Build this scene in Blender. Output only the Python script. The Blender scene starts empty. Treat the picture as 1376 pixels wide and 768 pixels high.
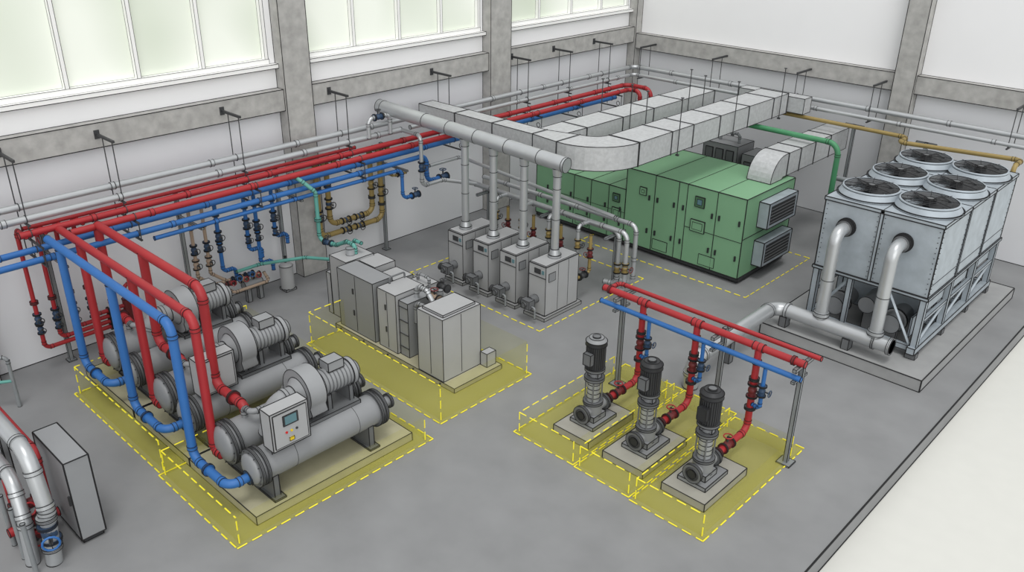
import bpy, math, random
from mathutils import Vector, Matrix
random.seed(3)
V=Vector
sc=bpy.context.scene
try:
    sc.view_settings.view_transform='Standard'
    sc.view_settings.look='None'
except Exception: pass
# ------------------------------------------------------------ materials
def lin(h):
    h=h.lstrip('#'); o=[]
    for i in (0,2,4):
        c=int(h[i:i+2],16)/255
        o.append(c/12.92 if c<=.04045 else ((c+.055)/1.055)**2.4)
    return o
def mat(name,hexc,rough=.6,metal=0.,var=.06,scale=3.,detail=4.,emit=0.,bump=0.):
    m=bpy.data.materials.new(name); m.use_nodes=True; nt=m.node_tree; b=nt.nodes['Principled BSDF']
    c=lin(hexc)
    tc=nt.nodes.new('ShaderNodeTexCoord'); nz=nt.nodes.new('ShaderNodeTexNoise')
    nz.inputs['Scale'].default_value=scale; nz.inputs['Detail'].default_value=detail
    nt.links.new(tc.outputs['Object'],nz.inputs['Vector'])
    rp=nt.nodes.new('ShaderNodeValToRGB')
    rp.color_ramp.elements[0].position=.3; rp.color_ramp.elements[1].position=.7
    rp.color_ramp.elements[0].color=[max(0,x*(1-var*1.6)) for x in c]+[1]
    rp.color_ramp.elements[1].color=[min(1,x*(1+var)) for x in c]+[1]
    nt.links.new(nz.outputs['Fac'],rp.inputs['Fac']); nt.links.new(rp.outputs['Color'],b.inputs['Base Color'])
    b.inputs['Roughness'].default_value=rough; b.inputs['Metallic'].default_value=metal
    if emit:
        nt.links.new(rp.outputs['Color'],b.inputs['Emission Color']); b.inputs['Emission Strength'].default_value=emit
    if bump:
        bp=nt.nodes.new('ShaderNodeBump'); bp.inputs['Strength'].default_value=bump
        n2=nt.nodes.new('ShaderNodeTexNoise'); n2.inputs['Scale'].default_value=scale*12
        nt.links.new(tc.outputs['Object'],n2.inputs['Vector'])
        nt.links.new(n2.outputs['Fac'],bp.inputs['Height']); nt.links.new(bp.outputs['Normal'],b.inputs['Normal'])
    return m
FLOOR=mat('floor_concrete','#868788',.7,var=.07,scale=1.1,detail=10,bump=.03)
GROUND=mat('ground_pale','#d3d3cd',.8,var=.01)
WALL=mat('wall_paint','#dddee1',.85,var=.015,scale=.6)
WALLU=mat('upper_wall_paint','#efeff0',.85,var=.01,scale=.6)
WHITE=mat('white_paint','#f4f4f2',.6,var=.01)
CONC=mat('beam_concrete','#abaaa7',.85,var=.12,scale=5,detail=10,bump=.1)
SLAB=mat('plinth_concrete','#989999',.8,var=.05,scale=3,detail=8)
PADY=mat('screen_tinted_concrete','#a8a48a',.8,var=.05,scale=4,detail=8)  # concrete with the yellow cast of the translucent zone screens mixed in
PAD=mat('pump_pad_concrete','#9d9b92',.8,var=.05,scale=4,detail=8)
SILV=mat('silver_cladding','#b9bcbe',.35,.55,var=.03)
DUCT=mat('galvanised_duct','#bbbdbe',.55,.2,var=.08,scale=12,detail=6)
GALV=mat('galvanised_casing','#a7b0b7',.5,.2,var=.08,scale=4,detail=8)
GREEN=mat('green_paint','#79a580',.65,var=.02,scale=1)
GREEND=mat('green_trim','#4a6f50',.5)
RED=mat('red_pipe','#a0252a',.5,var=.04)
BLUE=mat('blue_pipe','#2b65a6',.5,var=.04)
BLUED=mat('blue_valve','#2d4460',.5)
REDD=mat('red_valve','#6c2628',.5)
BRASS=mat('brass_pipe','#988450',.45,.1)
BEIGE=mat('beige_pipe','#a7927f',.5)
TEAL=mat('teal_pipe','#5a9a90',.5)
GPIPE=mat('green_pipe','#478a60',.5)
DARK=mat('dark_steel','#3a3b3d',.5,.1)
BLACK=mat('black_motor','#2a2b2d',.45,.1)
INK=mat('seam_black','#121214',.8,var=0)
GREY=mat('machine_grey','#898b8d',.5,.05,var=.03)
GREYL=mat('compressor_grey','#939597',.5,.05,var=.03)
GREYD=mat('machine_dark_grey','#6a6c6e',.5,.1)
LGREY=mat('cabinet_grey','#a6a7a8',.55,var=.02)
CAB=mat('cabinet_mid','#8d8f91',.55,var=.02)
STEEL=mat('post_steel','#8a8e90',.45,.2)
YEL=mat('yellow_dash','#e6d92e',.6,var=0,emit=.15)
BTN_R=mat('button_red','#c81e1e',.4,var=0)
BTN_Y=mat('button_yellow','#e0c020',.4,var=0)
LCD=mat('lcd_screen','#5d7f86',.2,var=0)
def yellow_film(name,fac,grad=False):
    m=bpy.data.materials.new(name); m.use_nodes=True; nt=m.node_tree; nt.nodes.clear()
    o=nt.nodes.new('ShaderNodeOutputMaterial'); mx=nt.nodes.new('ShaderNodeMixShader')
    t=nt.nodes.new('ShaderNodeBsdfTransparent'); t.inputs[0].default_value=(1,1,.88,1)
    d=nt.nodes.new('ShaderNodeBsdfDiffuse'); d.inputs[0].default_value=lin('#c6bf58')+[1]
    nt.links.new(t.outputs[0],mx.inputs[1]); nt.links.new(d.outputs[0],mx.inputs[2]); nt.links.new(mx.outputs[0],o.inputs[0])
    if grad:
        tc=nt.nodes.new('ShaderNodeTexCoord'); sp=nt.nodes.new('ShaderNodeSeparateXYZ'); mr=nt.nodes.new('ShaderNodeMapRange')
        nt.links.new(tc.outputs['Generated'],sp.inputs[0]); nt.links.new(sp.outputs['Z'],mr.inputs['Value'])
        mr.inputs['To Min'].default_value=fac; mr.inputs['To Max'].default_value=fac*.4
        nt.links.new(mr.outputs[0],mx.inputs[0])
    else: mx.inputs[0].default_value=fac
    return m
YFILM=yellow_film('yellow_zone_paint',.4)
YWALL=yellow_film('yellow_zone_screen',.12,True)
def glass():
    m=bpy.data.materials.new('frosted_glass_glow'); m.use_nodes=True; nt=m.node_tree; b=nt.nodes['Principled BSDF']
    tc=nt.nodes.new('ShaderNodeTexCoord'); nz=nt.nodes.new('ShaderNodeTexNoise'); nz.inputs['Scale'].default_value=.35; nz.inputs['Detail'].default_value=1
    nt.links.new(tc.outputs['Object'],nz.inputs['Vector'])
    r=nt.nodes.new('ShaderNodeValToRGB'); r.color_ramp.elements[0].position=.32; r.color_ramp.elements[1].position=.6
    r.color_ramp.elements[0].color=lin('#c6cebe')+[1]; r.color_ramp.elements[1].color=lin('#e2e6dc')+[1]
    nt.links.new(nz.outputs['Fac'],r.inputs['Fac']); nt.links.new(r.outputs[0],b.inputs['Base Color']); nt.links.new(r.outputs[0],b.inputs['Emission Color'])
    b.inputs['Emission Strength'].default_value=.25; b.inputs['Roughness'].default_value=.5  # emission painted into the opaque pane stands in for daylight outside
    return m
GLASS=glass()
# ------------------------------------------------------------ mesh builder
class B:
    def __init__(s,name): s.name=name; s.v=[]; s.f=[]; s.m=[]; s.sm=[]; s.mats=[]
    def mi(s,m):
        if m not in s.mats: s.mats.append(m)
        return s.mats.index(m)
    def add(s,vs,fs,m,smooth=False):
        o=len(s.v); s.v+= [tuple(v) for v in vs]; k=s.mi(m)
        for f in fs: s.f.append([o+i for i in f]); s.m.append(k); s.sm.append(smooth)
    def line(s,a,b,w=.008,m=None):
        a=V(a); b=V(b); d=(b-a)
        if d.length<1e-5: return
        d.normalize(); u=d.orthogonal().normalized(); w2=d.cross(u)
        u=(u+w2).normalized()*w*1.2; w2=d.cross(u)
        vs=[a+u,a+w2,a-u,a-w2,b+u,b+w2,b-u,b-w2]
        s.add(vs,[(0,1,5,4),(1,2,6,5),(2,3,7,6),(3,0,4,7),(3,2,1,0),(4,5,6,7)],m or INK)
    def hexa(s,p,m,e=True,w=.008):
        fs=[(3,2,1,0),(4,5,6,7),(0,1,5,4),(1,2,6,5),(2,3,7,6),(3,0,4,7)]
        s.add(p,fs,m)
        if e:
            for a,b in ((0,1),(1,2),(2,3),(3,0),(4,5),(5,6),(6,7),(7,4),(0,4),(1,5),(2,6),(3,7)): s.line(p[a],p[b],w)
    def box(s,x0,x1,y0,y1,z0,z1,m,e=True,w=.008):
        s.hexa([V(c) for c in ((x0,y0,z0),(x1,y0,z0),(x1,y1,z0),(x0,y1,z0),(x0,y0,z1),(x1,y0,z1),(x1,y1,z1),(x0,y1,z1))],m,e,w)
    def frame(s,d):
        d=V(d).normalized(); u=V((0,0,1)) if abs(d.z)<.9 else V((1,0,0))
        u=(u-d*u.dot(d)).normalized(); return d,u,d.cross(u)
    def cyl(s,a,b,r,m,r2=None,n=20,e=True,cap=True):
        a=V(a); b=V(b); r2=r if r2 is None else r2; d,u,w=s.frame(b-a)
        vs=[];
        for p,rr in ((a,r),(b,r2)):
            for i in range(n):
                t=2*math.pi*i/n; vs.append(p+(u*math.cos(t)+w*math.sin(t))*rr)
        s.add(vs,[(i,(i+1)%n,n+(i+1)%n,n+i) for i in range(n)],m,True)
        if cap:
            s.add(vs[:n],[tuple(reversed(range(n)))],m); s.add(vs[n:],[tuple(range(n))],m)
        if e: s.band(a,d,r,n); s.band(b,d,r2,n)
    def band(s,p,d,r,n=20,l=.012,o=.005,m=None):
        p=V(p); d,u,w=s.frame(d); q=d*(l/2)
        vs=[]
        for pp,rr in ((p-q,r-.004),(p-q,r+o),(p+q,r+o),(p+q,r-.004)):
            for i in range(n):
                t=2*math.pi*i/n; vs.append(pp+(u*math.cos(t)+w*math.sin(t))*rr)
        s.add(vs,[(k*n+i,k*n+(i+1)%n,(k+1)*n+(i+1)%n,(k+1)*n+i) for k in range(3) for i in range(n)],m or INK)
    def sph(s,c,r,m,n=12,sz=(1,1,1)):
        c=V(c); vs=[];fs=[]
        for j in range(1,n//2):
            p=math.pi*j/(n//2)
            for i in range(n):
                t=2*math.pi*i/n; vs.append(c+V((math.sin(p)*math.cos(t)*sz[0],math.sin(p)*math.sin(t)*sz[1],math.cos(p)*sz[2]))*r)
        k=n//2-1; vs+= [c+V((0,0,r*sz[2])),c-V((0,0,r*sz[2]))]
        for j in range(k-1):
            for i in range(n): fs.append((j*n+i,(j+1)*n+i,(j+1)*n+(i+1)%n,j*n+(i+1)%n))
        for i in range(n): fs.append((k*n,i,(i+1)%n)); fs.append((k*n+1,(k-1)*n+(i+1)%n,(k-1)*n+i))
        s.add(vs,fs,m,True)
    def torus(s,c,ax,R,r,m,n=20,k=6):
        c=V(c); d,u,w=s.frame(ax); vs=[]
        for i in range(n):
            t=2*math.pi*i/n; o=u*math.cos(t)+w*math.sin(t)
            for j in range(k):
                q=2*math.pi*j/k; vs.append(c+o*(R+r*math.cos(q))+d*r*math.sin(q))
        s.add(vs,[(i*k+j,((i+1)%n)*k+j,((i+1)%n)*k+(j+1)%k,i*k+(j+1)%k) for i in range(n) for j in range(k)],m,True)
    def pipe(s,pts,r,m,br=None,n=14,collar=True,bands=True,cm=None,cp=0):
        pts=[V(p) for p in pts]; br=br or r*2.4; path=[pts[0]]; marks=[]
        if cp:
            for a,b in zip(pts[:-1],pts[1:]):
                L=(b-a).length; d=(b-a).normalized(); t=cp*.7
                while t<L-cp*.3:
                    p=a+d*t; s.cyl(p-d*.04,p+d*.04,r*1.16,m,n=n,e=False); s.band(p-d*.04,d,r*1.16,n,.009,.003); s.band(p+d*.04,d,r*1.16,n,.009,.003); t+=cp
        for i in range(1,len(pts)-1):
            a,b,c=pts[i-1:i+2]; d1=(b-a).normalized(); d2=(c-b).normalized(); ang=d1.angle(d2)
            if ang<.03: path.append(b); continue
            t=min(br*math.tan(ang/2),.49*(b-a).length,.49*(c-b).length); R=t/math.tan(ang/2)
            p1=b-d1*t; nr=(d2-d1*d2.dot(d1)).normalized(); ctr=p1+nr*R
            for k in range(8):
                th=ang*k/7; path.append(ctr-nr*R*math.cos(th)+d1*R*math.sin(th))
            marks+=[(p1,d1),(b+d2*t,d2)]
        path.append(pts[-1])
        q=[path[0]]
        for p in path[1:]:
            if (p-q[-1]).length>1e-4: q.append(p)
        path=q; N=len(path); vs=[]; u=None
        for i in range(N):
            if i==0: t=path[1]-path[0]
            elif i==N-1: t=path[-1]-path[-2]
            else: t=(path[i]-path[i-1]).normalized()+(path[i+1]-path[i]).normalized()
            t.normalize()
            if u is None: _,u,_w=s.frame(t)
            u=(u-t*u.dot(t)).normalized(); w=t.cross(u)
            for k in range(n):
                th=2*math.pi*k/n; vs.append(path[i]+(u*math.cos(th)+w*math.sin(th))*r)
        s.add(vs,[(i*n+k,i*n+(k+1)%n,(i+1)*n+(k+1)%n,(i+1)*n+k) for i in range(N-1) for k in range(n)],m,True)
        s.add(vs[:n],[tuple(reversed(range(n)))],m); s.add(vs[-n:],[tuple(range(n))],m)
        s.band(path[0],path[1]-path[0],r,n); s.band(path[-1],path[-1]-path[-2],r,n)
        if collar:
            for p,d in marks:
                s.cyl(p-d*.03,p+d*.03,r*1.1,cm or m,n=n,e=False)
                s.band(p-d*.03,d,r*1.1,n,.009,.003)
                s.band(p+d*.03,d,r*1.1,n,.009,.003)
    def flange(s,p,d,r,m,t=.03,n=18):
        p=V(p); d=V(d).normalized(); s.cyl(p-d*t,p+d*t,r,m,n=n); s.band(p,d,r,n,.008,.003)
    def valve(s,p,d,r,m,hm=None,up=None,L=2.2):
        p=V(p); d=V(d).normalized()
        s.flange(p-d*r*L,d,r*1.7,m,r*.22,14); s.flange(p+d*r*L,d,r*1.7,m,r*.22,14)
        s.cyl(p-d*r*L,p+d*r*L,r*1.15,m,n=12,e=False); s.sph(p,r*1.5,m,10)
        h=V(up) if up else d.orthogonal(); h.normalize()
        s.cyl(p,p+h*r*3.4,r*.35,DARK,n=8,e=False); s.torus(p+h*r*3.4,h,r*1.4,r*.22,hm or DARK,12,5)
        s.line(p+h*r*3.4-d*r*1.3,p+h*r*3.4+d*r*1.3,.005)
    def loft(s,secs,m,e=True):
        vs=[V(p) for sec in secs for p in sec]; N=len(secs)
        fs=[(i*4+k,i*4+(k+1)%4,(i+1)*4+(k+1)%4,(i+1)*4+k) for i in range(N-1) for k in range(4)]
        fs+=[(3,2,1,0),tuple((N-1)*4+k for k in range(4))]
        s.add(vs,fs,m)
        if e:
            for i in range(N-1):
                for k in range(4): s.line(vs[i*4+k],vs[(i+1)*4+k])
            for i in (0,N-1):
                for k in range(4): s.line(vs[i*4+k],vs[i*4+(k+1)%4])
    def done(s,parent=None):
        me=bpy.data.meshes.new(s.name); me.from_pydata(s.v,[],s.f)
        for m in s.mats: me.materials.append(m)
        me.polygons.foreach_set('material_index',s.m); me.polygons.foreach_set('use_smooth',s.sm); me.update()
        ob=bpy.data.objects.new(s.name,me); bpy.context.collection.objects.link(ob)
        if parent: ob.parent=parent
        return ob
# ------------------------------------------------------------ room shell
FX=13.85
b=B('floor'); b.box(-.3,FX,-2,24.3,-.36,0,FLOOR,e=False)
b.line((FX,-2,0),(FX,24.3,0),.014); b.line((FX,-2,-.35),(FX,24.3,-.35),.012); b.line((0,-2,.005),(0,24,.005),.01); b.line((0,24,.005),(FX,24,.005),.01)
b.done()
b=B('ground'); b.box(-12,60,-20,60,-.6,-.362,GROUND,e=False); b.done()
cols_y=[(2.9,3.6),(10.5,11.2),(17.0,17.8)]
WT=8.4
b=B('wall_left'); b.box(-.3,0,-2,24.3,0,4.3,WALL,e=False); b.box(-.3,0,-2,24.3,4.3,5.15,WALLU,e=False); b.box(-.3,0,-2,24.3,8.0,WT,WALLU,e=False)
for y0,y1 in ((-2,-1.9),(2.9,3.6),(10.35,11.3),(16.9,17.9),(23.6,24.3)): b.box(-.3,0,y0,y1,5.15,8.0,WALLU,e=False)
b.line((0,24,0),(0,24,WT),.01)
b.done()
b=B('wall_back'); b.box(0,FX,24,24.3,0,4.1,WALL,e=False); b.box(0,FX,24,24.3,4.1,WT,WALLU,e=False)
b.done()
mul=[[3.65,4.65,6.03,7.42,8.8,10.3],[11.34,12.7,14.1,15.5,16.86],[17.94,19.3,20.75,22.2,23.56]]
for i,(y0,y1) in enumerate(((3.6,10.35),(11.3,16.9),(17.9,23.6))):
    b=B('window_%d'%(i+1)); b.box(-.16,-.12,y0,y1,5.2,8.0,GLASS,e=False)
    for y in mul[i]: b.box(-.12,.0,y-.04,y+.04,5.2,8,WHITE,e=True,w=.004)
    b.box(-.12,.02,y0,y1,5.15,5.26,WHITE,w=.004); b.box(-.12,.0,y0,y1,7.9,8.0,WHITE,w=.006)
    b.done()
b=B('trim_1'); b.box(0,.14,-2,10.5,5.06,5.15,WHITE,w=.006); b.box(0,.14,11.2,17.0,5.06,5.15,WHITE,w=.006); b.box(0,.14,17.8,24,5.06,5.15,WHITE,w=.006); b.done()
for y0,y1 in cols_y:
    b=B('concrete_column'); b.box(0,.32,y0,y1,0,WT,CONC); b.done()
b=B('concrete_column'); b.box(8.75,9.3,23.65,24,0,WT,CONC); b.done()
b=B('concrete_column'); b.box(0,.3,23.7,24,0,WT,CONC); b.done()
b=B('concrete_beam'); 
for y0,y1 in ((-2,2.9),(3.6,10.5),(11.2,17.0),(17.8,23.7)): b.box(0,.24,y0,y1,4.12,4.6,CONC)
b.done()
b=B('concrete_beam')
for x0,x1 in ((.3,8.75),(9.3,FX)): b.box(x0,x1,23.74,24,3.93,4.4,CONC)
b.done()
# ------------------------------------------------------------ hazard zones
def dashes(b,a,c,L=.16,g=.09):
    a=V(a); c=V(c); D=(c-a).length; d=(c-a).normalized(); t=0
    while t<D-.02:
        e=min(D,t+L); b.line(a+d*t,a+d*e,.010,YEL); t+=L+g
def zone(x0,x1,y0,y1,fill=True,walls=None):
    b=B('hazard_zone_marking'); z=.012
    if fill:
        b.add([(x0,y0,z-.006),(x1,y0,z-.006),(x1,y1,z-.006),(x0,y1,z-.006)],[(0,1,2,3)],YFILM)
    c=[(x0,y0,z),(x1,y0,z),(x1,y1,z),(x0,y1,z)]
    for i in range(4): dashes(b,c[i],c[(i+1)%4])
    b.done()
    if walls:
        X0,X1,Y0,Y1,h=walls
        b=B('hazard_zone_screen')
        c=[(X0,Y0),(X1,Y0),(X1,Y1),(X0,Y1)]
        for i in range(4):
            p=c[i]; q=c[(i+1)%4]
            b.add([(p[0],p[1],.02),(q[0],q[1],.02),(q[0],q[1],h),(p[0],p[1],h)],[(0,1,2,3)],YWALL)
            dashes(b,(p[0],p[1],.02),(p[0],p[1],h))
            if i in (3,0): dashes(b,(p[0],p[1],h),(q[0],q[1],h))
        b.done()
zone(1.7,5.17,4.42,8.22,True,(1.78,5.1,4.5,8.1,.6))
zone(5.17,7.62,4.38,8.22,True,(5.25,7.55,4.46,8.1,.5))
zone(3.18,7.38,8.62,11.06,True,(3.25,7.3,8.7,11.0,.75))
zone(1.96,6.3,12.5,16.36,False)
zone(3.6,8.65,17.2,20.5,False)
zone(8.48,9.86,9.38,12.7,True,(8.55,9.8,9.45,12.2,.42))
zone(9.9,11.04,9.36,12.7,True,(9.96,10.98,9.43,12.2,.42))
zone(11.08,12.45,9.32,12.58,True,(11.14,12.38,9.4,12.2,.42))
# ------------------------------------------------------------ chillers
def chiller(o,k):
    b=B('centrifugal_chiller')
    b.box(5.3+o,7.38+o,4.86,7.95,0,.16,PADY)
    for cx,cz,r in ((7.0,.74,.27),(6.2,.8,.32)):
        cx+=o
        b.cyl((cx,5.12,cz),(cx,7.5,cz),r,GREY,n=32,e=False)
        for y in (5.12,5.22,7.4,7.5): b.flange((cx,y,cz),(0,1,0),r+.05,GREYD,.022,28)
        b.sph((cx,5.08,cz),r*.95,GREY,20,(1,.3,1)); b.sph((cx,7.54,cz),r*.95,GREY,20,(1,.35,1))
        for y in (5.75,6.95): b.band((cx,y,cz),(0,1,0),r,32,.006,.003)
        for y in (5.35,7.2): b.box(cx-.22,cx+.22,y-.05,y+.05,.16,cz-r*.6,GREYD); b.box(cx-.3,cx+.3,y-.1,y+.1,.16,.19,GREYD)
        for q in range(12):
            a=q*math.pi/6
            for y in (5.08,7.54): b.cyl((cx+math.cos(a)*(r+.025),y,cz+math.sin(a)*(r+.025)),(cx+math.cos(a)*(r+.025),y-.02,cz+math.sin(a)*(r+.025)),.012,DARK,n=6,e=False)
        b.cyl((cx,7.62,cz),(cx,7.75,cz),.09,GREY,n=14); b.flange((cx,7.76,cz),(0,1,0),.13,GREYD,.02,16)
    x=6.75+o; z=1.5
    n=40; rim=[]
    for i in range(n):
        a=2*math.pi*i/n; rr=.36+.1*(i/n); rim.append((x+rr*math.cos(a-.5),z+rr*math.sin(a-.5)))
    ya,yb,mm=6.17,6.47,GREYL
    vs=[V((p[0],ya,p[1])) for p in rim]+[V((p[0],yb,p[1])) for p in rim]
    b.add(vs,[(i,n+i,n+(i+1)%n,(i+1)%n) for i in range(n)],mm,True); b.add(vs[:n],[tuple(range(n))],mm); b.add(vs[n:],[tuple(reversed(range(n)))],mm)
    for q in (0,n):
        for i in range(n): b.line(vs[q+i],vs[q+(i+1)%n],.006)
    b.cyl((x,6.06,z),(x,6.17,z),.17,GREYL,r2=.27,n=30); b.band((x,6.17,z),(0,1,0),.27,30)
    b.cyl((x,6.47,z),(x,6.55,z),.33,GREYL,r2=.25,n=30)
    b.pipe([(x,6.1,z),(x,5.75,z),(x-.12,5.65,.95)],.16,GREYL,br=.3,n=20)
    b.pipe([(x-.34,6.32,z-.1),(x-.55,6.32,z-.2),(x-.55,6.32,.95)],.12,GREYL,br=.2,n=18)
    b.cyl((x,6.55,z),(x,7.12,z),.215,GREYL,n=28)
    for q in range(7): b.band((x,6.64+q*.07,z),(0,1,0),.216,28,.014,.012,GREYD)
    b.cyl((x,7.12,z),(x,7.2,z),.235,GREYL,n=28); b.cyl((x,7.2,z),(x,7.3,z),.19,GREYL,r2=.13,n=24); b.cyl((x,7.3,z),(x,7.33,z),.06,DARK,n=14)
    b.box(x-.13,x+.12,6.7,7.0,z+.2,z+.36,GREYL)
    for y in (6.3,6.62,7.05): b.box(x-.2,x+.2,y-.04,y+.04,1.0,z-.15,GREYD)
    b.box(x-.3,x+.3,6.15,7.15,1.0,1.07,GREYD)
    b.pipe([(6.2+o,5.5,1.1),(6.2+o,5.5,1.3),(6.45+o,5.5,1.3),(6.45+o,6.1,1.3)],.05,GREY)
    b.cyl((6.25+o,6.75,1.1),(6.25+o,7.3,1.1),.12,GREY,n=16)
    if k<2:
        x0,x1,y0,y1,z0,z1=7.05+o,7.32+o,5.32,5.98,1.07,1.74
        if k: x0-=.1;x1-=.1
        b.box(x0,x1,y0,y1,z0,z1,LGREY); b.box(x1,x1+.015,y0+.04,y1-.04,z0+.04,z1-.04,LGREY,w=.005)
        if not k:
            b.box(x1+.015,x1+.025,y0+.2,y1-.2,z1-.28,z1-.1,DARK,w=.004); b.box(x1+.025,x1+.03,y0+.23,y1-.23,z1-.26,z1-.12,LCD,e=False)
            for q,mm in enumerate((BTN_R,BTN_Y,DARK)): b.cyl((x1+.01,y0+.24+q*.09,z0+.27),(x1+.03,y0+.24+q*.09,z0+.27),.02,mm,n=10,e=False)
            b.box(x1+.01,x1+.03,y0+.28,y0+.36,z0+.1,z0+.16,BTN_Y,w=.004)
        for y in (y0+.08,y1-.08): b.box(x0+.05,x0+.12,y-.03,y+.03,.85,z0,GREYD)
    return b.done()
for k,o in enumerate((0,-2.05,-4.08)): chiller(o,k)
for k,o in enumerate((0,-2.05,-4.08)):
    xb=5.95+o; yb=4.68
    b=B('chilled_water_drop_pipe')
    p=[(xb,yb,.62),(7.0+o,yb,.62),(7.0+o,5.05,.62)]
    p=([(1.35,yb,3.0),(xb,yb,3.0)] if not k else [(xb,yb,2.95)])+p
    b.pipe(p,.072,BLUE,br=.2,n=16)
    b.flange((xb+.45,yb,.62),(1,0,0),.1,BLUE,.02); b.flange((7.0+o,5.02,.62),(0,1,0),.12,BLUED,.02)
    b.done()
    b=B('heating_water_drop_pipe')
    xb=5.98+o; p=[(xb,5.02,3.0),(xb,5.02,.62),(xb+.22,5.02,.62)]
    if not k: p=[(.95,5.02,3.0)]+p
    b.pipe(p,.072,RED,br=.2,n=16); b.done()
    b=B('heating_water_drop_pipe')
    xb=5.15+o
    p=[(xb,5.6,3.0),(xb,5.6,1.2),(xb+.85,5.6,1.2),(xb+.95,5.6,1.05)]
    if k==2: p=[(xb+.2,5.6,3.0),(xb+.2,5.6,1.2),(xb+.85,5.6,1.2),(xb+.95,5.6,1.05)]
    if not k: p=[(1.3,5.6,3.0)]+p
    b.pipe(p,.08,RED,br=.22,n=16)
    b.flange((xb+.55,5.6,1.2),(1,0,0),.12,REDD,.02); b.done()
# ------------------------------------------------------------ overhead rack along left wall
b=B('insulated_steam_pipe')
b.pipe([(.6,-1.5,3.44),(.6,23.3,3.44),(13.3,23.3,3.44),(13.3,23.3,3.1)],.068,SILV,br=.25,n=16,cp=2.1)
b.pipe([(.86,-1.5,3.28),(.86,13.3,3.28)],.068,SILV,br=.25,n=16,cp=2.1)
b.pipe([(.86,13.6,3.28),(.86,22.95,3.28),(13.1,22.95,3.28)],.055,SILV,br=.2,cp=2.3)
b.done()
b=B('red_heating_main')
b.pipe([(.95,4.35,3.03),(.95,22.5,3.03),(1.9,22.5,3.03),(1.9,22.5,2.3)],.066,RED,br=.25,n=16,cp=1.9)
b.pipe([(1.3,5.1,2.98),(1.3,22.2,2.98),(1.7,22.2,2.98),(1.7,22.2,2.3)],.066,RED,br=.25,n=16,cp=2.2)
b.pipe([(.7,4.5,3.06),(.7,12,3.06)],.04,RED)
b.done()
b=B('blue_chilled_water_main')
b.pipe([(1.05,-1.5,2.75),(1.05,21.8,2.75)],.06,BLUE,br=.25,n=16,cp=2.0)
b.pipe([(1.32,-1.5,2.64),(1.32,13.7,2.64),(1.32,13.7,1.95),(1.32,14.4,1.95)],.06,BLUE,br=.2,n=16,cp=2.3)
b.pipe([(.8,7.5,2.78),(.8,21,2.78)],.04,BLUE); b.pipe([(1.32,6.6,2.45),(1.32,12.9,2.45),(1.32,12.9,1.7),(1.32,13.4,1.7)],.045,BLUE,br=.15,cp=1.9)
b.valve((1.32,14.25,1.95),(0,1,0),.06,BLUED,BLUED,(0,0,1)); b.valve((1.32,13.3,1.7),(0,1,0),.05,BLUED,BLUED,(0,0,1))
b.done()
def hanger(x,y,wall='L'):
    b=B('pipe_hanger')
    if wall=='L':
        b.box(.2,.98,y-.022,y+.022,4.36,4.41,DARK,e=False); b.box(.24,.26,y-.05,y+.05,4.3,4.47,DARK,e=False)
        for xx in (.48,.9): b.cyl((xx,y,4.38),(xx,y,2.58),.011,DARK,n=8,e=False)
        b.box(.42,1.46,y-.02,y+.02,2.52,2.55,DARK,e=False); b.box(.42,1.46,y-.02,y+.02,2.87,2.9,DARK,e=False)
        b.box(.42,1.0,y-.02,y+.02,3.17,3.2,DARK,e=False)
        for xx,z,r in ((.6,3.44,.072),(.86,3.28,.072),(.95,3.03,.072),(1.3,2.98,.072),(1.05,2.75,.064),(1.32,2.64,.064)): b.torus((xx,y,z),(0,1,0),r,.01,DARK,14,5)
        b.cyl((1.44,y,2.53),(1.44,y,2.9),.011,DARK,n=6,e=False)
    else:
        b.box(x-.022,x+.022,22.9,23.76,4.12,4.17,DARK,e=False)
        for yy in (22.93,23.45): b.cyl((x,yy,4.15),(x,yy,3.2),.011,DARK,n=8,e=False)
        b.box(x-.02,x+.02,22.85,23.5,3.17,3.2,DARK,e=False)
    b.done()
for y in (4.55,6.3,8.95,11.7,14.9,17.9,19.7,21.6): hanger(0,y)
for x in (1.1,3.7,6.4,8.55,12.0): hanger(x,0,'R')
for y in (4.9,7.6,10.0,13.05):
    b=B('pipe_support_post'); b.box(.32,.39,y-.035,y+.035,0,2.9,STEEL,w=.005); b.box(.3,1.35,y-.03,y+.03,2.36,2.4,STEEL,w=.005); b.box(.27,.44,y-.08,y+.08,0,.02,STEEL,w=.005); b.done()
# wall drops
b=B('red_pipe_manifold')
for i,y in enumerate((4.45,4.78,5.12,5.45)):
    b.pipe([(1.0,y,3.0),(.48,y,3.0),(.48,y,.5+.12*i),(.48,6.1,.5+.12*i)],.042,RED,br=.12,n=12)
    b.valve((.48,y,1.15),(0,0,1),.045,BLUED,DARK,(1,0,0)); b.flange((.48,y,1.5),(0,0,1),.075,REDD,.025,12); b.valve((.48,y,.93),(0,0,1),.04,BLUED,DARK,(1,0,0)); b.flange((.48,y,2.3),(0,0,1),.06,RED,.03,12)
    b.valve((.48,5.85,.5+.12*i),(0,1,0),.045,REDD,BLUED,(1,0,0))
b.cyl((.48,6.15,.35),(.48,6.15,1.0),.09,REDD,n=14); b.pipe([(.48,6.15,1.0),(.48,6.15,1.3),(.48,6.6,1.3)],.04,RED); b.box(.4,.56,6.07,6.23,0,.35,GREYD)
b.done()
b=B('beige_pipe_drop')
for i,y in enumerate((7.75,8.05)):
    b.pipe([(.8,y,2.7),(.48,y,2.7),(.48,y,.95),(.48,y+.35,.65),(.48,y+.75,.65)],.038,BEIGE,br=.1,n=10)
    b.valve((.48,y,1.6),(0,0,1),.045,BLUED,DARK,(1,0,0)); b.valve((.48,y,1.25),(0,0,1),.045,BEIGE,DARK,(1,0,0)); b.flange((.48,y,2.1),(0,0,1),.06,BEIGE,.03,12)
b.done()
b=B('blue_pipe_drop')
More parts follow.
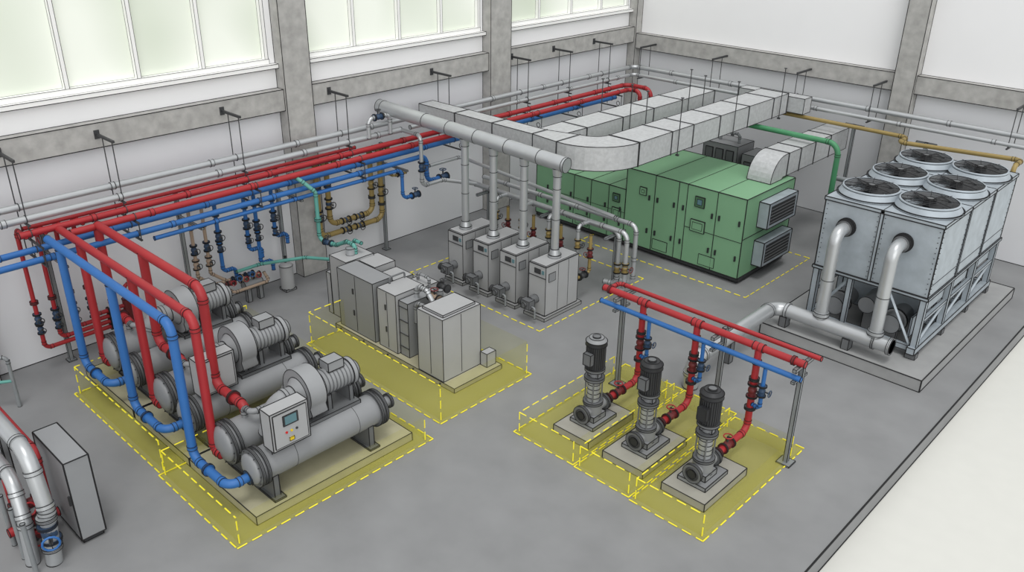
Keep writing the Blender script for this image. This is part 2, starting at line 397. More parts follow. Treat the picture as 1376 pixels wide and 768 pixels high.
for i,(y,x) in enumerate(((8.35,.48),(9.05,.48),(9.3,.48),(9.75,.48))):
    zz=(.9,1.2,.8,1.35)[i]
    b.pipe([(.9,y,2.7),(x,y,2.7),(x,y,zz),(x,y+.3,zz),(x,y+.3,zz-.25)],.045,BLUE,br=.1,n=10)
    b.valve((x,y,1.75+.1*(i%2)),(0,0,1),.048,BLUED,DARK,(1,0,0)); b.valve((x,y,1.48),(0,0,1),.04,BLUED,DARK,(1,0,0)); b.flange((x,y,2.25),(0,0,1),.075,BLUED,.025,12)
b.done()
b=B('valve_station')
b.cyl((.55,8.75,.42),(.55,9.2,.42),.11,GREY,n=16)
for k in range(5): b.valve((.55,8.45+k*.16,.6+.07*(k%2)),(0,1,0),.042,(REDD,BLUED,BEIGE,BLUED,BEIGE)[k],BLUE if k%2 else RED,(1,0,.3))
b.pipe([(.6,8.4,.45),(.75,8.4,.45),(.75,9.3,.45),(.55,9.3,.6)],.035,BEIGE,n=10)
b.box(.5,.6,8.8,8.9,0,.35,GREY); b.box(.5,.6,9.1,9.2,0,.35,GREY)
b.done()
b=B('teal_glycol_pipe')
b.pipe([(1.0,9.95,2.9),(1.4,9.95,2.9),(1.6,10.2,2.6),(1.6,10.2,1.45),(2.1,10.3,1.45),(2.5,10.3,1.65),(2.8,10.3,1.65),(2.8,10.3,1.45)],.046,TEAL,br=.15)
b.pipe([(.6,8.6,.85),(.6,9.2,.85),(1.4,9.9,1.05),(2.2,10.2,1.15),(2.4,10.2,1.15)],.038,TEAL,br=.12)
b.flange((1.6,10.2,1.95),(0,0,1),.08,TEAL,.03); b.valve((1.85,10.25,1.45),(1,.2,0),.045,BLUED,DARK,(0,0,1))
b.done()
b=B('brass_gas_pipe')
for i,(y0,y1,zb) in enumerate(((11.0,12.9,.95),(11.3,12.6,1.2))):
    b.pipe([(.8,y0,2.9),(.45,y0,2.9),(.45,y0,zb),(.45,y1,zb),(.45,y1,2.9),(.8,y1,2.9)],.066,BRASS,br=.2,n=12)
    b.valve((.45,y0,zb+.55),(0,0,1),.055,BLUED,DARK,(1,0,0)); b.valve((.45,y1,zb+.75),(0,0,1),.055,BRASS,DARK,(1,0,0)); b.flange((.45,y1,zb+.4),(0,0,1),.09,DARK,.03,12)
    b.valve((.45,(y0+y1)/2-.2,zb),(0,1,0),.05,BLUED,DARK,(1,0,0)); b.valve((.45,(y0+y1)/2+.2,zb),(0,1,0),.05,BLUED,DARK,(1,0,0)); b.flange((.45,y0,2.2),(0,0,1),.09,BLUED,.03,12)
b.pipe([(.3,13.3,2.0),(.5,13.3,2.0),(.5,13.7,2.0)],.03,BRASS); b.valve((.5,13.5,2.0),(0,1,0),.035,DARK,DARK,(0,0,1))
b.done()
b=B('expansion_tank'); x,y=.62,9.85
b.cyl((x,y,.05),(x,y,.62),.16,LGREY,n=20); b.sph((x,y,.62),.16,LGREY,16,(1,1,.5)); b.cyl((x,y,.66),(x,y,.85),.03,DARK,n=8); b.box(x-.14,x+.14,y-.14,y+.14,0,.06,GREY); b.done()
b=B('silver_header_riser')
b.pipe([(.95,12.25,3.28),(.95,12.25,3.75),(.95,12.9,3.75),(.95,12.9,3.28)],.05,SILV,br=.15)
b.pipe([(.86,13.3,3.28),(1.6,13.3,3.28),(1.6,13.3,2.0),(1.6,14.0,2.0),(1.9,14.9,1.75)],.05,SILV,br=.15)
b.valve((1.6,13.3,2.5),(0,0,1),.05,BLUED,DARK,(1,0,0))
b.valve((.95,12.55,3.75),(0,1,0),.05,BLUED,DARK,(0,0,1)); b.done()
# ------------------------------------------------------------ packaged cabinets
b=B('packaged_cabinet_unit')
b.box(3.0,6.8,9.5,10.8,0,.1,PADY)
def cab(x0,x1,y0,y1,z1,m,z0=.1): b.box(x0,x1,y0,y1,z0,z1,m)
cab(2.45,3.05,9.85,10.6,1.45,LGREY,0); cab(2.28,2.43,9.85,10.5,1.0,LGREY,0)
cab(3.1,4.3,9.58,10.1,1.45,CAB); cab(3.0,3.6,10.2,10.75,1.4,LGREY); cab(3.7,4.25,10.2,10.7,1.3,LGREY)
cab(4.42,5.0,9.6,10.35,1.42,LGREY); cab(4.5,5.0,10.38,10.75,1.36,LGREY); cab(5.03,5.3,9.66,10.5,1.32,CAB)
cab(5.75,6.48,9.52,10.52,1.45,LGREY); cab(6.5,6.68,10.5,10.75,.4,LGREY); cab(5.35,5.7,9.9,10.6,.9,GREY)
b.box(5.82,6.41,9.6,10.44,1.45,1.5,LGREY)
b.line((3.7,9.575,.15),(3.7,9.575,1.42),.005); b.line((4.72,9.595,.15),(4.72,9.595,1.4),.005); b.line((6.12,9.515,.15),(6.12,9.515,1.42),.005); b.line((6.485,10.0,.15),(6.485,10.0,1.42),.005)
b.pipe([(5.2,10.0,1.3),(5.2,10.0,1.58),(5.5,10.0,1.58),(5.75,10.0,1.3)],.05,SILV); b.valve((5.5,10.2,1.35),(1,0,0),.055,BEIGE,REDD,(0,0,1)); b.valve((5.5,10.45,1.5),(1,0,0),.05,DARK,DARK,(0,0,1))
b.pipe([(5.4,9.8,.9),(5.4,9.8,1.35),(5.75,9.8,1.35)],.045,GREY); b.cyl((5.55,10.3,.9),(5.55,10.3,1.5),.07,GREY,n=14)
b.cyl((2.75,10.2,1.45),(2.75,10.2,1.6),.1,SILV,n=14); b.pipe([(2.6,10.4,1.45),(2.6,10.4,1.7),(2.9,10.4,1.7)],.04,TEAL)
b.pipe([(4.65,10.5,1.4),(4.65,10.5,1.52),(5.0,10.5,1.52),(5.0,10.5,1.3)],.03,GREY)
b.pipe([(4.46,9.9,1.42),(4.46,9.9,1.55),(4.46,10.3,1.55),(4.46,10.3,1.4)],.02,GREYD,n=8,collar=False)
for z in (.5,1.0): b.box(3.6,3.64,9.56,9.58,z,z+.12,DARK,e=False); b.box(4.66,4.69,9.58,9.6,z,z+.12,DARK,e=False)
for z in (.3,.6,.9,1.2): b.box(5.03,5.3,9.64,9.66,z,z+.01,DARK,e=False); b.cyl((5.0,10.2,z),(5.03,10.2,z),.02,DARK,n=8,e=False)
for k in range(5): b.cyl((3.2+k*.8,9.5,.05),(3.2+k*.8,9.48,.05),.02,DARK,n=8,e=False)
b.done()
# ------------------------------------------------------------ boilers + flue
def hy(x): return 13.56-.085*(5.95-x)
def hz(x): return 3.47+.062*(5.95-x)
for k in range(4):
    cx=[3.13,3.99,4.87,5.77][k]; b=B('boiler'); hw=.25
    b.box(cx-.31,cx+.31,12.9,14.2,0,.08,SLAB); b.box(cx-hw,cx+hw,12.98,14.1,.1,1.28,LGREY)
    b.box(cx-hw+.02,cx+hw-.02,13.0,14.08,1.28,1.31,LGREY,w=.005)
    b.box(cx-hw,cx+hw,12.965,12.98,1.0,1.015,DARK,e=False); b.box(cx-.08,cx+.1,12.965,12.98,1.08,1.2,DARK,e=False); b.box(cx+.14,cx+.2,12.96,12.98,1.1,1.18,LCD,e=False)
    b.line((cx+hw+.004,13.4,.12),(cx+hw+.004,13.4,1.26),.004); b.line((cx+hw+.004,13.75,.12),(cx+hw+.004,13.75,1.26),.004)
    b.box(cx+hw,cx+hw+.01,13.08,13.3,.9,1.1,GREY,w=.004)
    b.cyl((cx-.03,12.98,.45),(cx-.03,12.78,.45),.1,GREYD,n=18); b.box(cx-.15,cx+.1,12.62,12.8,.32,.52,GREYD,w=.006); b.cyl((cx-.15,12.7,.42),(cx-.24,12.7,.42),.085,DARK,n=16)
    b.cyl((cx-.03,12.62,.42),(cx-.03,12.57,.42),.06,GREYD,n=14)
    b.pipe([(cx+.1,12.7,.38),(cx+.2,12.7,.38),(cx+.2,12.7,.12)],.022,STEEL,n=8,collar=False)
    y=hy(cx)
    b.cyl((cx,y,1.31),(cx,y,1.37),.15,SILV,n=20); b.cyl((cx,y,1.37),(cx,y,1.5),.13,SILV,r2=.095,n=20)
    b.cyl((cx,y,1.5),(cx,y,hz(cx)-.1),.088,SILV,n=20)
    b.band((cx,y,2.2),(0,0,1),.088,20); b.band((cx,y,2.9),(0,0,1),.088,20); b.cyl((cx,y,hz(cx)-.3),(cx,y,hz(cx)-.12),.095,SILV,r2=.12,n=20)
    b.pipe([(cx-.12,14.1,.9),(cx-.12,14.5,.9),(cx-.12,14.5,1.75),(cx-.12,14.9,1.75)],.045,SILV,n=12)
    b.pipe([(cx+.14,14.1,.6),(cx+.14,14.65,.6),(cx+.14,14.65,1.55)],.04,BRASS,n=12)
    b.valve((cx+.14,14.65,1.1),(0,0,1),.045,REDD,REDD,(0,-1,0)); b.valve((cx-.12,14.5,1.3),(0,0,1),.045,BRASS,DARK,(1,0,0)); b.valve((cx+.14,14.4,.6),(0,1,0),.05,DARK,REDD,(0,0,1))
    b.done()
b=B('flue_header')
b.cyl((.34,hy(.34),hz(.34)),(6.0,hy(6),hz(6)),.165,SILV,n=28)
for x in (.5,1.9,2.65,3.5,4.4,5.3,5.95): b.band((x,hy(x),hz(x)),(1,0,-.06),.166,28)
b.done()
b=B('boiler_water_header')
for i,(y,z,x1) in enumerate(((14.9,1.75,6.75),(15.15,1.6,6.35),(15.45,1.75,6.6))):
    b.pipe([(1.6,y,z),(x1,y,z),(x1,y,.3),(x1-.3,y-.1,.3)],.055,SILV,br=.18,cp=1.2)
for x in (2.0,4.2,6.2):
    b.box(x-.03,x+.03,15.2,15.26,0,1.5,STEEL,w=.004); b.box(x-.03,x+.03,14.8,15.55,1.46,1.52,STEEL,w=.004)
b.valve((6.75,14.9,.9),(0,0,1),.05,BRASS,REDD,(1,0,0)); b.valve((6.35,15.15,.7),(0,0,1),.05,BRASS,REDD,(1,0,0))
b.pipe([(1.2,13.9,2.3),(1.2,15.0,2.3),(6.3,15.0,2.0)],.045,SILV,n=10)
b.done()
# ------------------------------------------------------------ ducts
def dsec(cx,cy,ang,hw,z0,z1):
    nx,ny=-math.sin(ang),math.cos(ang)
    return [(cx+nx*hw,cy+ny*hw,z0),(cx-nx*hw,cy-ny*hw,z0),(cx-nx*hw,cy-ny*hw,z1),(cx+nx*hw,cy+ny*hw,z1)]
def dflange(b,cx,cy,ang,hw,z0,z1,o=.018):
    c,s_=math.cos(ang)*.012,math.sin(ang)*.012
    b.loft([dsec(cx-c,cy-s_,ang,hw+o,z0-o,z1+o),dsec(cx+c,cy+s_,ang,hw+o,z0-o,z1+o)],DARK,e=False)
b=B('supply_air_duct')
secs=[dsec(.45,14.5,0,.24,3.36,3.7),dsec(4.4,14.48,0,.24,3.34,3.7),dsec(5.2,14.55,0,.4,3.18,3.7)]
cx,cy,R=5.25,15.4,.85
for k in range(1,10):
    a=-math.pi/2+k*(math.pi/2)/9; secs.append(dsec(cx+R*math.cos(a),cy+R*math.sin(a),a+math.pi/2,.42,3.16,3.7))
b.loft(secs,DUCT)
dx=6.1
b.loft([dsec(dx,15.4,math.pi/2,.42,3.16,3.7),dsec(dx,22.3,math.pi/2,.42,3.16,3.7)],DUCT)
for y in (15.42,16.7,17.6,18.8,20.2,21.5,22.3): dflange(b,dx,y,math.pi/2,.42,3.16,3.7)
for x in (1.8,3.1,4.4): dflange(b,x,14.49,0,.24,3.35,3.7)
dflange(b,5.2,14.55,0,.4,3.18,3.7)
b.done()
b=B('return_air_duct')
dx=4.5
b.loft([dsec(dx-.1,14.75,math.pi/2,.36,3.24,3.64),dsec(dx,15.6,math.pi/2,.38,3.22,3.68),dsec(dx,21.2,math.pi/2,.38,3.22,3.68)],DUCT)
for y in (15.6,17,18.3,19.6,21.2): dflange(b,dx,y,math.pi/2,.38,3.22,3.68)
b.done()
b=B('branch_air_duct'); b.box(5.0,7.0,22.33,22.75,3.2,3.62,DUCT); b.done()
for x,y in ((6.58,16.9),(6.58,19.4),(5.62,19.4),(5.62,16.9),(6.58,21.8),(4.05,17.2),(4.95,19.8),(4.95,17.2)):
    b=B('duct_hanger_rod'); b.cyl((x,y,3.1),(x,y,4.45),.012,DARK,n=8,e=False); b.cyl((x,y,4.45),(x,y,4.47),.04,DARK,n=8,e=False); b.box(x-.04,x+.04,y-.02,y+.02,3.1,3.14,DARK,e=False); b.done()
# ------------------------------------------------------------ AHU
b=B('air_handling_unit')
x0,xm,x1,y0,y1=1.5,4.65,8.12,17.68,20.05
b.box(x0,x1,y0+.04,y1-.04,.06,.16,DARK)
for x in (2,3.3,4.65,5.9,7.1,8.0):
    for y in (y0+.08,y1-.14): b.box(x-.06,x+.06,y,y+.08,0,.07,DARK,e=False)
b.box(x0,xm,y0,y1,.16,1.6,GREEN,w=.012); b.box(xm,x1,y0,y1,.16,2.2,GREEN,w=.012)
for x in (2.2,2.9,3.5,4.1): b.line((x,y0-.004,.16),(x,y0-.004,1.6),.009); b.line((x,y0,1.605),(x,y1,1.605),.006)
for x in (5.55,6.25,6.5,7.35): b.line((x,y0-.004,.16),(x,y0-.004,2.2),.009)
for x in (5.55,6.5,7.35): b.line((x,y0,2.205),(x,y1,2.205),.006)
b.line((x0,y0-.004,.95),(xm,y0-.004,.95),.005); b.line((6.5,y0-.004,1.1),(x1,y0-.004,1.1),.007); b.line((x1+.004,y0,1.18),(x1+.004,y1,1.18),.01)
for x in (1.95,2.8,3.4,4.0,4.5,5.4,5.65,6.15,6.42,7.25,7.45,8.0):
    for z in (.55,.95) if x<4.65 else (.6,1.5):
        b.box(x-.02,x+.02,y0-.035,y0,z,z+.13,BLACK,e=False)
for x,z,w,h,m in ((6.75,1.7,.26,.26,GREEND),(6.68,1.05,.4,.3,GREEN),(4.25,1.2,.22,.22,GREEND),(5.1,1.6,.2,.2,GREEN),(4.25,.75,.28,.28,GREEN)):
    b.box(x,x+w,y0-.03,y0,z,z+h,m,w=.008); b.box(x+.06,x+w-.06,y0-.036,y0-.03,z+.06,z+h-.06,LCD if m is GREEND else GREEN,w=.005)
for x,z in ((5.6,.2),(7.0,.2),(3.0,.2)): b.box(x,x+.45,y0-.012,y0,z+.03,z+.3,GREEN,w=.006)
for z in (.36,1.36):
    b.box(x1,x1+.28,18.3,19.72,z,z+.64,GALV,w=.012)
    b.box(x1+.28,x1+.285,18.4,19.62,z+.08,z+.56,BLACK,e=False)
    for k in range(5): b.box(x1+.28,x1+.295,18.4,19.62,z+.13+k*.085,z+.145+k*.085,GREYD,e=False)
b.done()
b=B('exhaust_air_duct')
secs=[]
X0,X1=7.3,7.95
def xs(y,z,dy,dz,h):
    return [(X0,y-dy*h,z-dz*h),(X1,y-dy*h,z-dz*h),(X1,y+dy*h,z+dz*h),(X0,y+dy*h,z+dz*h)]
for k in range(9):
    a=math.pi-k*(math.pi/2)/8; cy,cz,R=19.7,2.21,.34
    secs.append(xs(cy+R*math.cos(a),cz+R*math.sin(a),math.cos(a),math.sin(a),.29))
secs.append(xs(23.3,2.55,0,1,.29)); 
b.loft(secs,DUCT)
for y in (19.85,20.5,21.3,22.2): b.loft([[(X0-.02,y-.012,2.24),(X1+.02,y-.012,2.24),(X1+.02,y-.012,2.86),(X0-.02,y-.012,2.86)],[(X0-.02,y+.012,2.24),(X1+.02,y+.012,2.24),(X1+.02,y+.012,2.86),(X0-.02,y+.012,2.86)]],DARK,e=False)
b.done()
b=B('control_panel_rack')
b.box(4.6,5.7,21.4,22.3,0,2.2,GREY); b.box(5.85,6.7,21.4,22.2,0,2.05,GREY)
for k in range(4): b.line((4.7,21.395,.4+k*.45),(5.6,21.395,.4+k*.45),.006)
for k in range(3): b.box(4.7+k*.33,4.93+k*.33,21.37,21.4,1.75,2.05,GREYD)
b.box(5.95,6.6,21.37,21.4,1.55,1.85,GREYD); b.pipe([(4.9,21.8,2.2),(4.9,21.8,2.45),(5.5,21.8,2.45),(5.5,21.8,2.2)],.04,STEEL)
b.done()
b=B('circulation_pump_set')
b.box(8.6,9.9,21.3,22.5,0,.15,SLAB)
for k in range(3):
    x=8.75+.42*k
    b.cyl((x,21.8,.4),(x,22.3,.4),.15,DARK,n=16); b.cyl((x,21.6,.4),(x,21.8,.4),.2,GREYD,n=16); b.box(x-.15,x+.15,21.6,22.3,.15,.26,DARK)
    b.pipe([(x,21.7,.5),(x,21.7,1.9)],.05,STEEL,n=10); b.valve((x,21.7,1.0),(0,0,1),.075,DARK,REDD,(0,-1,0)); b.valve((x,21.7,1.5),(0,0,1),.065,DARK,DARK,(0,-1,0))
b.pipe([(8.5,21.7,1.9),(9.9,21.7,1.9)],.07,STEEL)
b.done()
b=B('green_condensate_pipe')
b.pipe([(5.4,21.0,3.0),(8.7,21.0,3.0),(8.7,21.0,1.4)],.07,GPIPE,br=.3,n=14); b.done()
b=B('yellow_gas_pipe')
b.pipe([(4.8,22.5,3.1),(9.8,22.5,3.1),(9.8,21.9,3.1),(12.6,21.9,3.25),(12.6,21.3,3.25),(12.6,21.3,2.9)],.055,BRASS,br=.18,n=12); b.done()
for x,y,z in ((8.3,22.75,3.1),(3.2,21.2,3.2),(10.2,22.75,3.0)):
    b=B('pipe_support_post'); b.box(x-.035,x+.035,y-.035,y+.035,0,z,STEEL,w=.005); b.box(x-.1,x+.1,y-.1,y+.1,0,.02,STEEL,w=.005); b.box(x-.25,x+.25,y-.03,y+.03,z-.05,z,STEEL,w=.005); b.done()
# ------------------------------------------------------------ cooling tower
b=B('equipment_plinth'); b.box(9.75,13.2,15.88,21.75,0,.26,SLAB,w=.012); b.done()
b=B('cooling_tower')
x0,x1,y0,y1,zt=10.4,12.75,16.62,21.1,3.13
zc=1.62; zb=.26
b.box(x0,x1,y0,y1,zc,zt,GALV,w=.012)
b.box(x0-.03,x1+.03,y0-.03,y1+.03,zc-.06,zc,GALV,w=.01); b.box(x0-.02,x1+.02,y0-.02,y1+.02,zt-.05,zt+.02,GALV,w=.01)
for y in (18.12,19.62):
    b.box(x1,x1+.02,y-.03,y+.03,zc,zt,GALV,w=.007); b.line((x0,y,zt+.022),(x1,y,zt+.022),.007)
b.box((x0+x1)/2-.03,(x0+x1)/2+.03,y0-.02,y0,zc,zt,GALV,w=.007); b.line(((x0+x1)/2,y0,zt+.022),((x0+x1)/2,y1,zt+.022),.007)
for k in range(14):
    z=zc+.08+k*.108
    for x in (x0+.06,(x0+x1)/2-.07,(x0+x1)/2+.07,x1-.06): b.cyl((x,y0-.012,z),(x,y0,z),.01,DARK,n=5,e=False)
    for y in (y0+.06,18.04,18.2,19.54,19.7,y1-.06): b.cyl((x1+.012,y,z),(x1,y,z),.01,DARK,n=5,e=False)
b.line((x1+.004,y0,zc+.25),(x1+.004,y1,zc+.25),.005)
for y in (y0+.05,18.12,19.62,y1-.05):
    for x in (x0+.06,x1-.06): b.box(x-.06,x+.06,y-.06,y+.06,zb+.14,zc,GALV,w=.008)
for x in (11.2,11.95): b.box(x-.05,x+.05,y0,y0+.1,zb+.14,zc,GALV,w=.008)
for x in (x0+.06,x1-.06):
    b.box(x-.08,x+.08,y0-.1,y1+.1,zb+.12,zb+.26,GALV,w=.009); b.box(x-.04,x+.04,y0,y1,1.02,1.09,GALV,w=.006)
    for y in (y0,18.1,19.6,y1-.1): b.box(x-.1,x+.1,y-.05,y+.12,zb,zb+.12,GREYD,w=.006)
for y in (y0+.05,18.12,19.62,y1-.05): b.box(x0,x1,y-.06,y+.06,zb+.14,zb+.25,GALV,w=.007)
for k in range(1,6): b.box(x0+.1,x1-.1,y0+k*.72,y0+k*.72+.06,1.5,1.56,GALV,w=.005)
for y in (16.8,18.2,19.7):
    b.line((x1-.06,y,.55),(x1-.06,y+1.25,1.0),.026,GALV)
    b.box(x1-.14,x1-.1,y+.1,y+1.2,1.14,1.5,GALV,w=.006)
    b.box(x1-.3,x1-.26,y+.1,y+1.2,.55,1.0,GALV,w=.006)
b.line((x0+.1,y0+.05,.5),(11.15,y0+.05,1.5),.026,GALV); b.line((12.6,y0+.05,.5),(12.0,y0+.05,1.5),.026,GALV)
b.box(x0+.3,x1-.3,17.6,17.66,.55,1.55,GALV,w=.006)
for x,z in ((10.9,.74),(12.1,.74)):
    b.cyl((x,y0+.2,z),(x,20.6,z),.2,GREYL,n=22)
    for y in (17.1,18.2): b.flange((x,y,z),(0,1,0),.25,GREYL,.02,22)
    for y in (17.0,19.5): b.box(x-.12,x+.12,y-.05,y+.05,zb,.6,GREY,w=.005)
b.cyl((11.5,17.0,.9),(11.5,17.6,.9),.18,GREYL,n=20); b.box(11.4,11.6,17.2,17.5,zb,.76,GREY)
for fx in (10.99,12.16):
    for fy in (17.37,18.87,20.37):
        z=zt+.02; n=36
        b.cyl((fx,fy,z),(fx,fy,z+.03),.66,GALV,n=n,cap=False); b.cyl((fx,fy,z+.03),(fx,fy,z+.16),.63,GALV,r2=.55,n=n,cap=False)
        b.torus((fx,fy,z+.16),(0,0,1),.55,.022,GALV,n,8); b.cyl((fx,fy,z+.16),(fx,fy,z+.03),.525,GREY,n=n,cap=False,e=False)
        b.cyl((fx,fy,z+.005),(fx,fy,z+.015),.52,GALV,n=n,e=False)
        b.band((fx,fy,z+.14),(0,0,1),.562,n,.010,.004); b.band((fx,fy,z+.175),(0,0,1),.528,n,.01,.004)
        b.cyl((fx,fy,z+.04),(fx,fy,z+.19),.12,BLACK,n=16); b.cyl((fx,fy,z+.19),(fx,fy,z+.21),.07,GREYD,n=14)
        for k in range(6):
            a=k*2*math.pi/6+.2; c,s_=math.cos(a),math.sin(a)
            p=[]
            for rr,ww,dz in ((.09,.06,.02),(.5,.12,.03)):
                for sg in (-1,1): p.append(V((fx+c*rr-s_*ww*sg,fy+s_*rr+c*ww*sg,z+.11+dz*sg)))
            q=[v+V((0,0,.012)) for v in p]
            b.hexa([p[0],p[2],p[3],p[1],q[0],q[2],q[3],q[1]],BLACK,e=False)
        for rr in (.2,.31,.42): b.torus((fx,fy,z+.19),(0,0,1),rr,.005,DARK,28,4)
        for k in range(4):
            a=k*math.pi/4+.3; b.line((fx-.54*math.cos(a),fy-.54*math.sin(a),z+.195),(fx+.54*math.cos(a),fy+.54*math.sin(a),z+.195),.005)
b.done()
b=B('condenser_water_pipe')
b.pipe([(12.45,16.12,.62),(9.9,16.12,.62),(9.9,12.9,.62),(9.9,12.9,.02)],.15,SILV,br=.3,n=20)
b.flange((12.42,16.12,.62),(1,0,0),.18,SILV,.03,20); b.flange((12.1,16.12,.62),(1,0,0),.17,SILV,.02,20)
for x,zt_ in ((10.95,2.62),(12.1,2.62)):
    b.pipe([(x-.02,16.12,.62),(x-.02,16.12,zt_),(x-.02,16.62,zt_)],.125,SILV,br=.3,n=20,collar=False)
    b.flange((x-.02,16.58,zt_),(0,1,0),.19,DARK,.025,22); b.flange((x-.02,16.49,zt_),(0,1,0),.17,GREYD,.02,22); b.cyl((x-.02,16.12,.78),(x-.02,16.12,.86),.16,SILV,n=20)
    b.band((x-.02,16.12,1.6),(0,0,1),.125,20)
b.box(10.1,10.25,16.0,16.2,.26,.5,GREYD); b.box(11.5,11.65,16.0,16.2,.26,.5,GREYD); b.box(9.82,9.98,14.2,14.35,0,.48,GREYD)
b.done()
# ------------------------------------------------------------ pumps
for k,(px,py,x0,x1) in enumerate(((9.36,10.5,8.97,9.77),(10.5,10.52,10.08,10.92),(11.68,10.46,11.29,12.1))):
    b=B('vertical_multistage_pump')
    b.box(x0,x1,9.9,11.2,0,.15,PAD)
    z=.15
    b.box(px-.26,px+.26,py-.3,py+.38,z,z+.07,GREY); b.box(px-.17,px+.17,py-.17,py+.17,z+.07,z+.18,GREY)
    b.cyl((px,py,z+.14),(px,py,z+.38),.17,GREY,n=24)
    b.cyl((px,py-.3,z+.24),(px,py+.3,z+.24),.1,GREY,n=18); b.flange((px,py-.3,z+.24),(0,1,0),.17,GREYD,.025,22); b.flange((px,py+.32,z+.24),(0,1,0),.15,GREYD,.025,22)
    b.cyl((px,py-.34,z+.24),(px,py-.33,z+.24),.08,BLACK,n=16); b.torus((px,py-.33,z+.24),(0,1,0),.11,.015,DARK,18,5)
    b.cyl((px,py,z+.38),(px,py,z+.42),.18,GREYD,n=24)
    b.cyl((px,py,z+.42),(px,py,z+.86),.115,SILV,n=22)
    for q in range(4): b.band((px,py,z+.5+q*.09),(0,0,1),.115,22)
    for q in range(4):
        a=q*math.pi/2+.6; b.cyl((px+.145*math.cos(a),py+.145*math.sin(a),z+.4),(px+.145*math.cos(a),py+.145*math.sin(a),z+.88),.014,GREYD,n=8,e=False)
    b.cyl((px,py,z+.86),(px,py,z+.91),.18,GREYD,n=24)
    b.box(px-.11,px+.11,py-.05,py+.05,z+.91,z+1.05,GREY); b.cyl((px,py,z+.91),(px,py,z+1.05),.08,GREY,n=14)
    b.cyl((px,py,z+1.05),(px,py,z+1.1),.18,GREYD,n=24)
    zz=z+1.1
    b.cyl((px,py,zz),(px,py,zz+.46),.155,BLACK,n=24)
    for q in range(28):
        a=q*2*math.pi/28; c,s_=math.cos(a),math.sin(a)
        b.line((px+.17*c,py+.17*s_,zz+.02),(px+.17*c,py+.17*s_,zz+.44),.006,DARK)
    b.cyl((px,py,zz+.46),(px,py,zz+.53),.19,BLACK,n=24); b.cyl((px,py,zz+.53),(px,py,zz+.59),.185,GREY if k==0 else BLACK,r2=.13,n=24); b.cyl((px,py,zz+.59),(px,py,zz+.61),.07,GREYD,n=16)
    b.box(px-.08,px+.08,py-.25,py-.15,zz+.12,zz+.34,GREYD if k!=2 else BLACK)
    b.done()
    b=B('pump_discharge_pipe')
    yr=11.85; zp=z+.24
    b.pipe([(px,py+.35,zp),(px,yr,zp),(px,yr,2.0)],.06,RED,br=.18,n=16)
    b.valve((px,py+.75,zp),(0,1,0),.055,REDD,RED,(0,0,1)); b.flange((px,py+.45,zp),(0,1,0),.1,REDD,.02)
    b.valve((px,yr,1.2),(0,0,1),.055,REDD,DARK,(1,0,0)); b.flange((px,yr,1.42),(0,0,1),.085,DARK,.02); b.flange((px,yr,.85),(0,0,1),.095,DARK,.02); b.flange((px,yr,1.75),(0,0,1),.075,RED,.03)
    b.pipe([(px+.2,11.78,1.75),(px+.2,11.78,.95),(px+.05,11.82,.95)],.035,BLUE,n=12)
    b.valve((px+.2,11.78,1.3),(0,0,1),.042,BLUED,BLUED,(1,0,0))
    b.done()
b=B('pump_header_pipe')
b.pipe([(8.45,11.85,2.03),(12.5,11.85,2.03)],.062,RED,n=16); b.flange((12.3,11.85,2.03),(1,0,0),.08,RED,.02); b.flange((8.6,11.85,2.03),(1,0,0),.08,RED,.02)
b.pipe([(8.55,11.85,2.03),(8.55,12.2,2.03),(12.6,12.2,2.03)],.042,RED,n=14)
for x in (9.36,10.5,11.68): b.flange((x,11.85,2.03),(1,0,0),.076,RED,.09)
b.pipe([(8.45,11.78,1.78),(12.5,11.78,1.78)],.048,BLUE,n=16)
b.done()
for x,y in ((8.82,11.98),(10.9,12.1),(12.4,12.0)):
    b=B('pipe_stand'); b.box(x-.035,x+.035,y-.035,y+.035,0,2.0,STEEL,w=.006); b.box(x-.12,x+.12,y-.12,y+.12,0,.025,STEEL,w=.006)
    b.box(x-.03,x+.03,11.7,12.32,1.9,1.96,STEEL,w=.005); b.box(x-.03,x+.03,11.7,12.15,1.69,1.73,STEEL,w=.005)
    b.done()
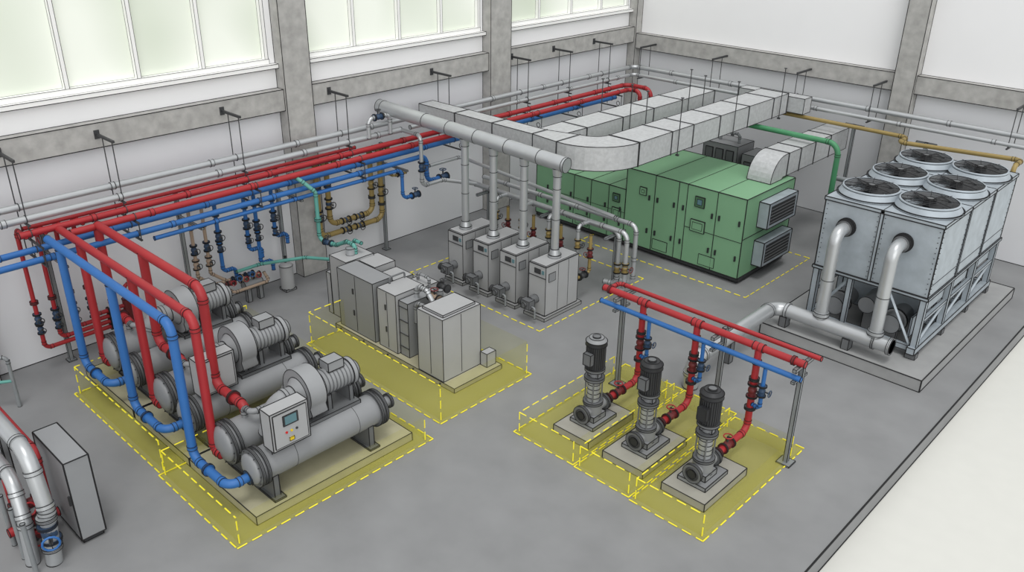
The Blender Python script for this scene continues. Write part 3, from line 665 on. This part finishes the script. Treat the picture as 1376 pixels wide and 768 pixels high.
# ------------------------------------------------------------ near-left corner
b=B('electrical_cabinet')
b.box(4.8,5.92,2.85,3.2,.08,1.45,CAB,w=.01); b.box(4.84,5.88,2.88,3.17,0,.08,DARK)
b.box(5.84,5.87,2.82,2.85,.7,.86,DARK,e=False)
b.done()
b=B('insulated_pipe_bundle')
b.pipe([(2.6,2.5,1.75),(5.72,2.5,1.75),(5.95,2.5,.9),(5.98,2.42,0)] ,.11,SILV,br=.4,n=20)
b.pipe([(2.6,2.35,1.25),(5.45,2.3,1.25),(5.72,2.25,.7),(5.78,2.2,0)],.095,SILV,br=.35,n=20)
b.pipe([(3.2,2.7,1.45),(5.3,2.7,1.45),(5.5,2.65,.6)],.06,RED,br=.2)
b.valve((5.97,2.46,.52),(0,-.05,1),.08,BLUED,BLUE,(1,-.3,0),1.6); b.flange((5.97,2.47,.78),(0,0,1),.14,SILV,.025); b.flange((5.98,2.44,.28),(0,0,1),.14,SILV,.025)
for z in (.2,.45,.75): b.valve((5.45,2.35,z),(0,1,0),.07,REDD,RED,(1,0,.3))
b.pipe([(5.3,2.1,.3),(5.3,2.8,.3)],.07,RED); b.pipe([(5.1,2.3,.0),(5.1,2.3,1.1)],.06,RED)
for x in (3.4,4.6): b.box(x-.04,x+.04,2.45,2.53,0,1.65,STEEL)
for x in (5.2,5.6,6.05): b.cyl((x,2.15,0),(x,2.15,.9),.035,STEEL,n=10)
b.done()
b=B('guard_rail')
b.pipe([(.9,2.7,0),(.9,2.7,1.05),(1.4,3.55,1.05),(1.4,3.55,0)],.035,STEEL,br=.1,n=10); b.pipe([(.9,2.7,.55),(1.4,3.55,.55)],.03,TEAL,n=10); b.done()
# ------------------------------------------------------------ light
w=bpy.data.worlds.new('world'); sc.world=w; w.use_nodes=True
bg=w.node_tree.nodes['Background']; bg.inputs[0].default_value=(.98,.99,1,1); bg.inputs[1].default_value=.86
def sun_or_fill(e,ang,d):
    sd=bpy.data.lights.new('sun_or_fill','SUN'); sd.energy=e; sd.angle=math.radians(ang); sd.color=(1,.99,.97)
    so=bpy.data.objects.new('sun_or_fill',sd); bpy.context.collection.objects.link(so); so.location=(0,0,15)
    so.rotation_euler=V(d).to_track_quat('-Z','Y').to_euler()
sun_or_fill(1.0,18,(-.22,.16,-1)); sun_or_fill(.95,50,(-.65,.5,-.4))  # second call is an added fill that brightens the left and back walls
# ------------------------------------------------------------ camera
cx=V((.7247,-.3049,.6179)); cy=V((.6889,.3041,-.6579)); cu=V((.0126,.9025,.4304))
M=Matrix((cx,cy,cu)).to_4x4(); M.translation=V((17.2,0,9))
cd=bpy.data.cameras.new('camera'); cd.sensor_width=36; cd.lens=36*1158/1376; cd.clip_end=300
co=bpy.data.objects.new('camera',cd); bpy.context.collection.objects.link(co); co.matrix_world=M
sc.camera=co
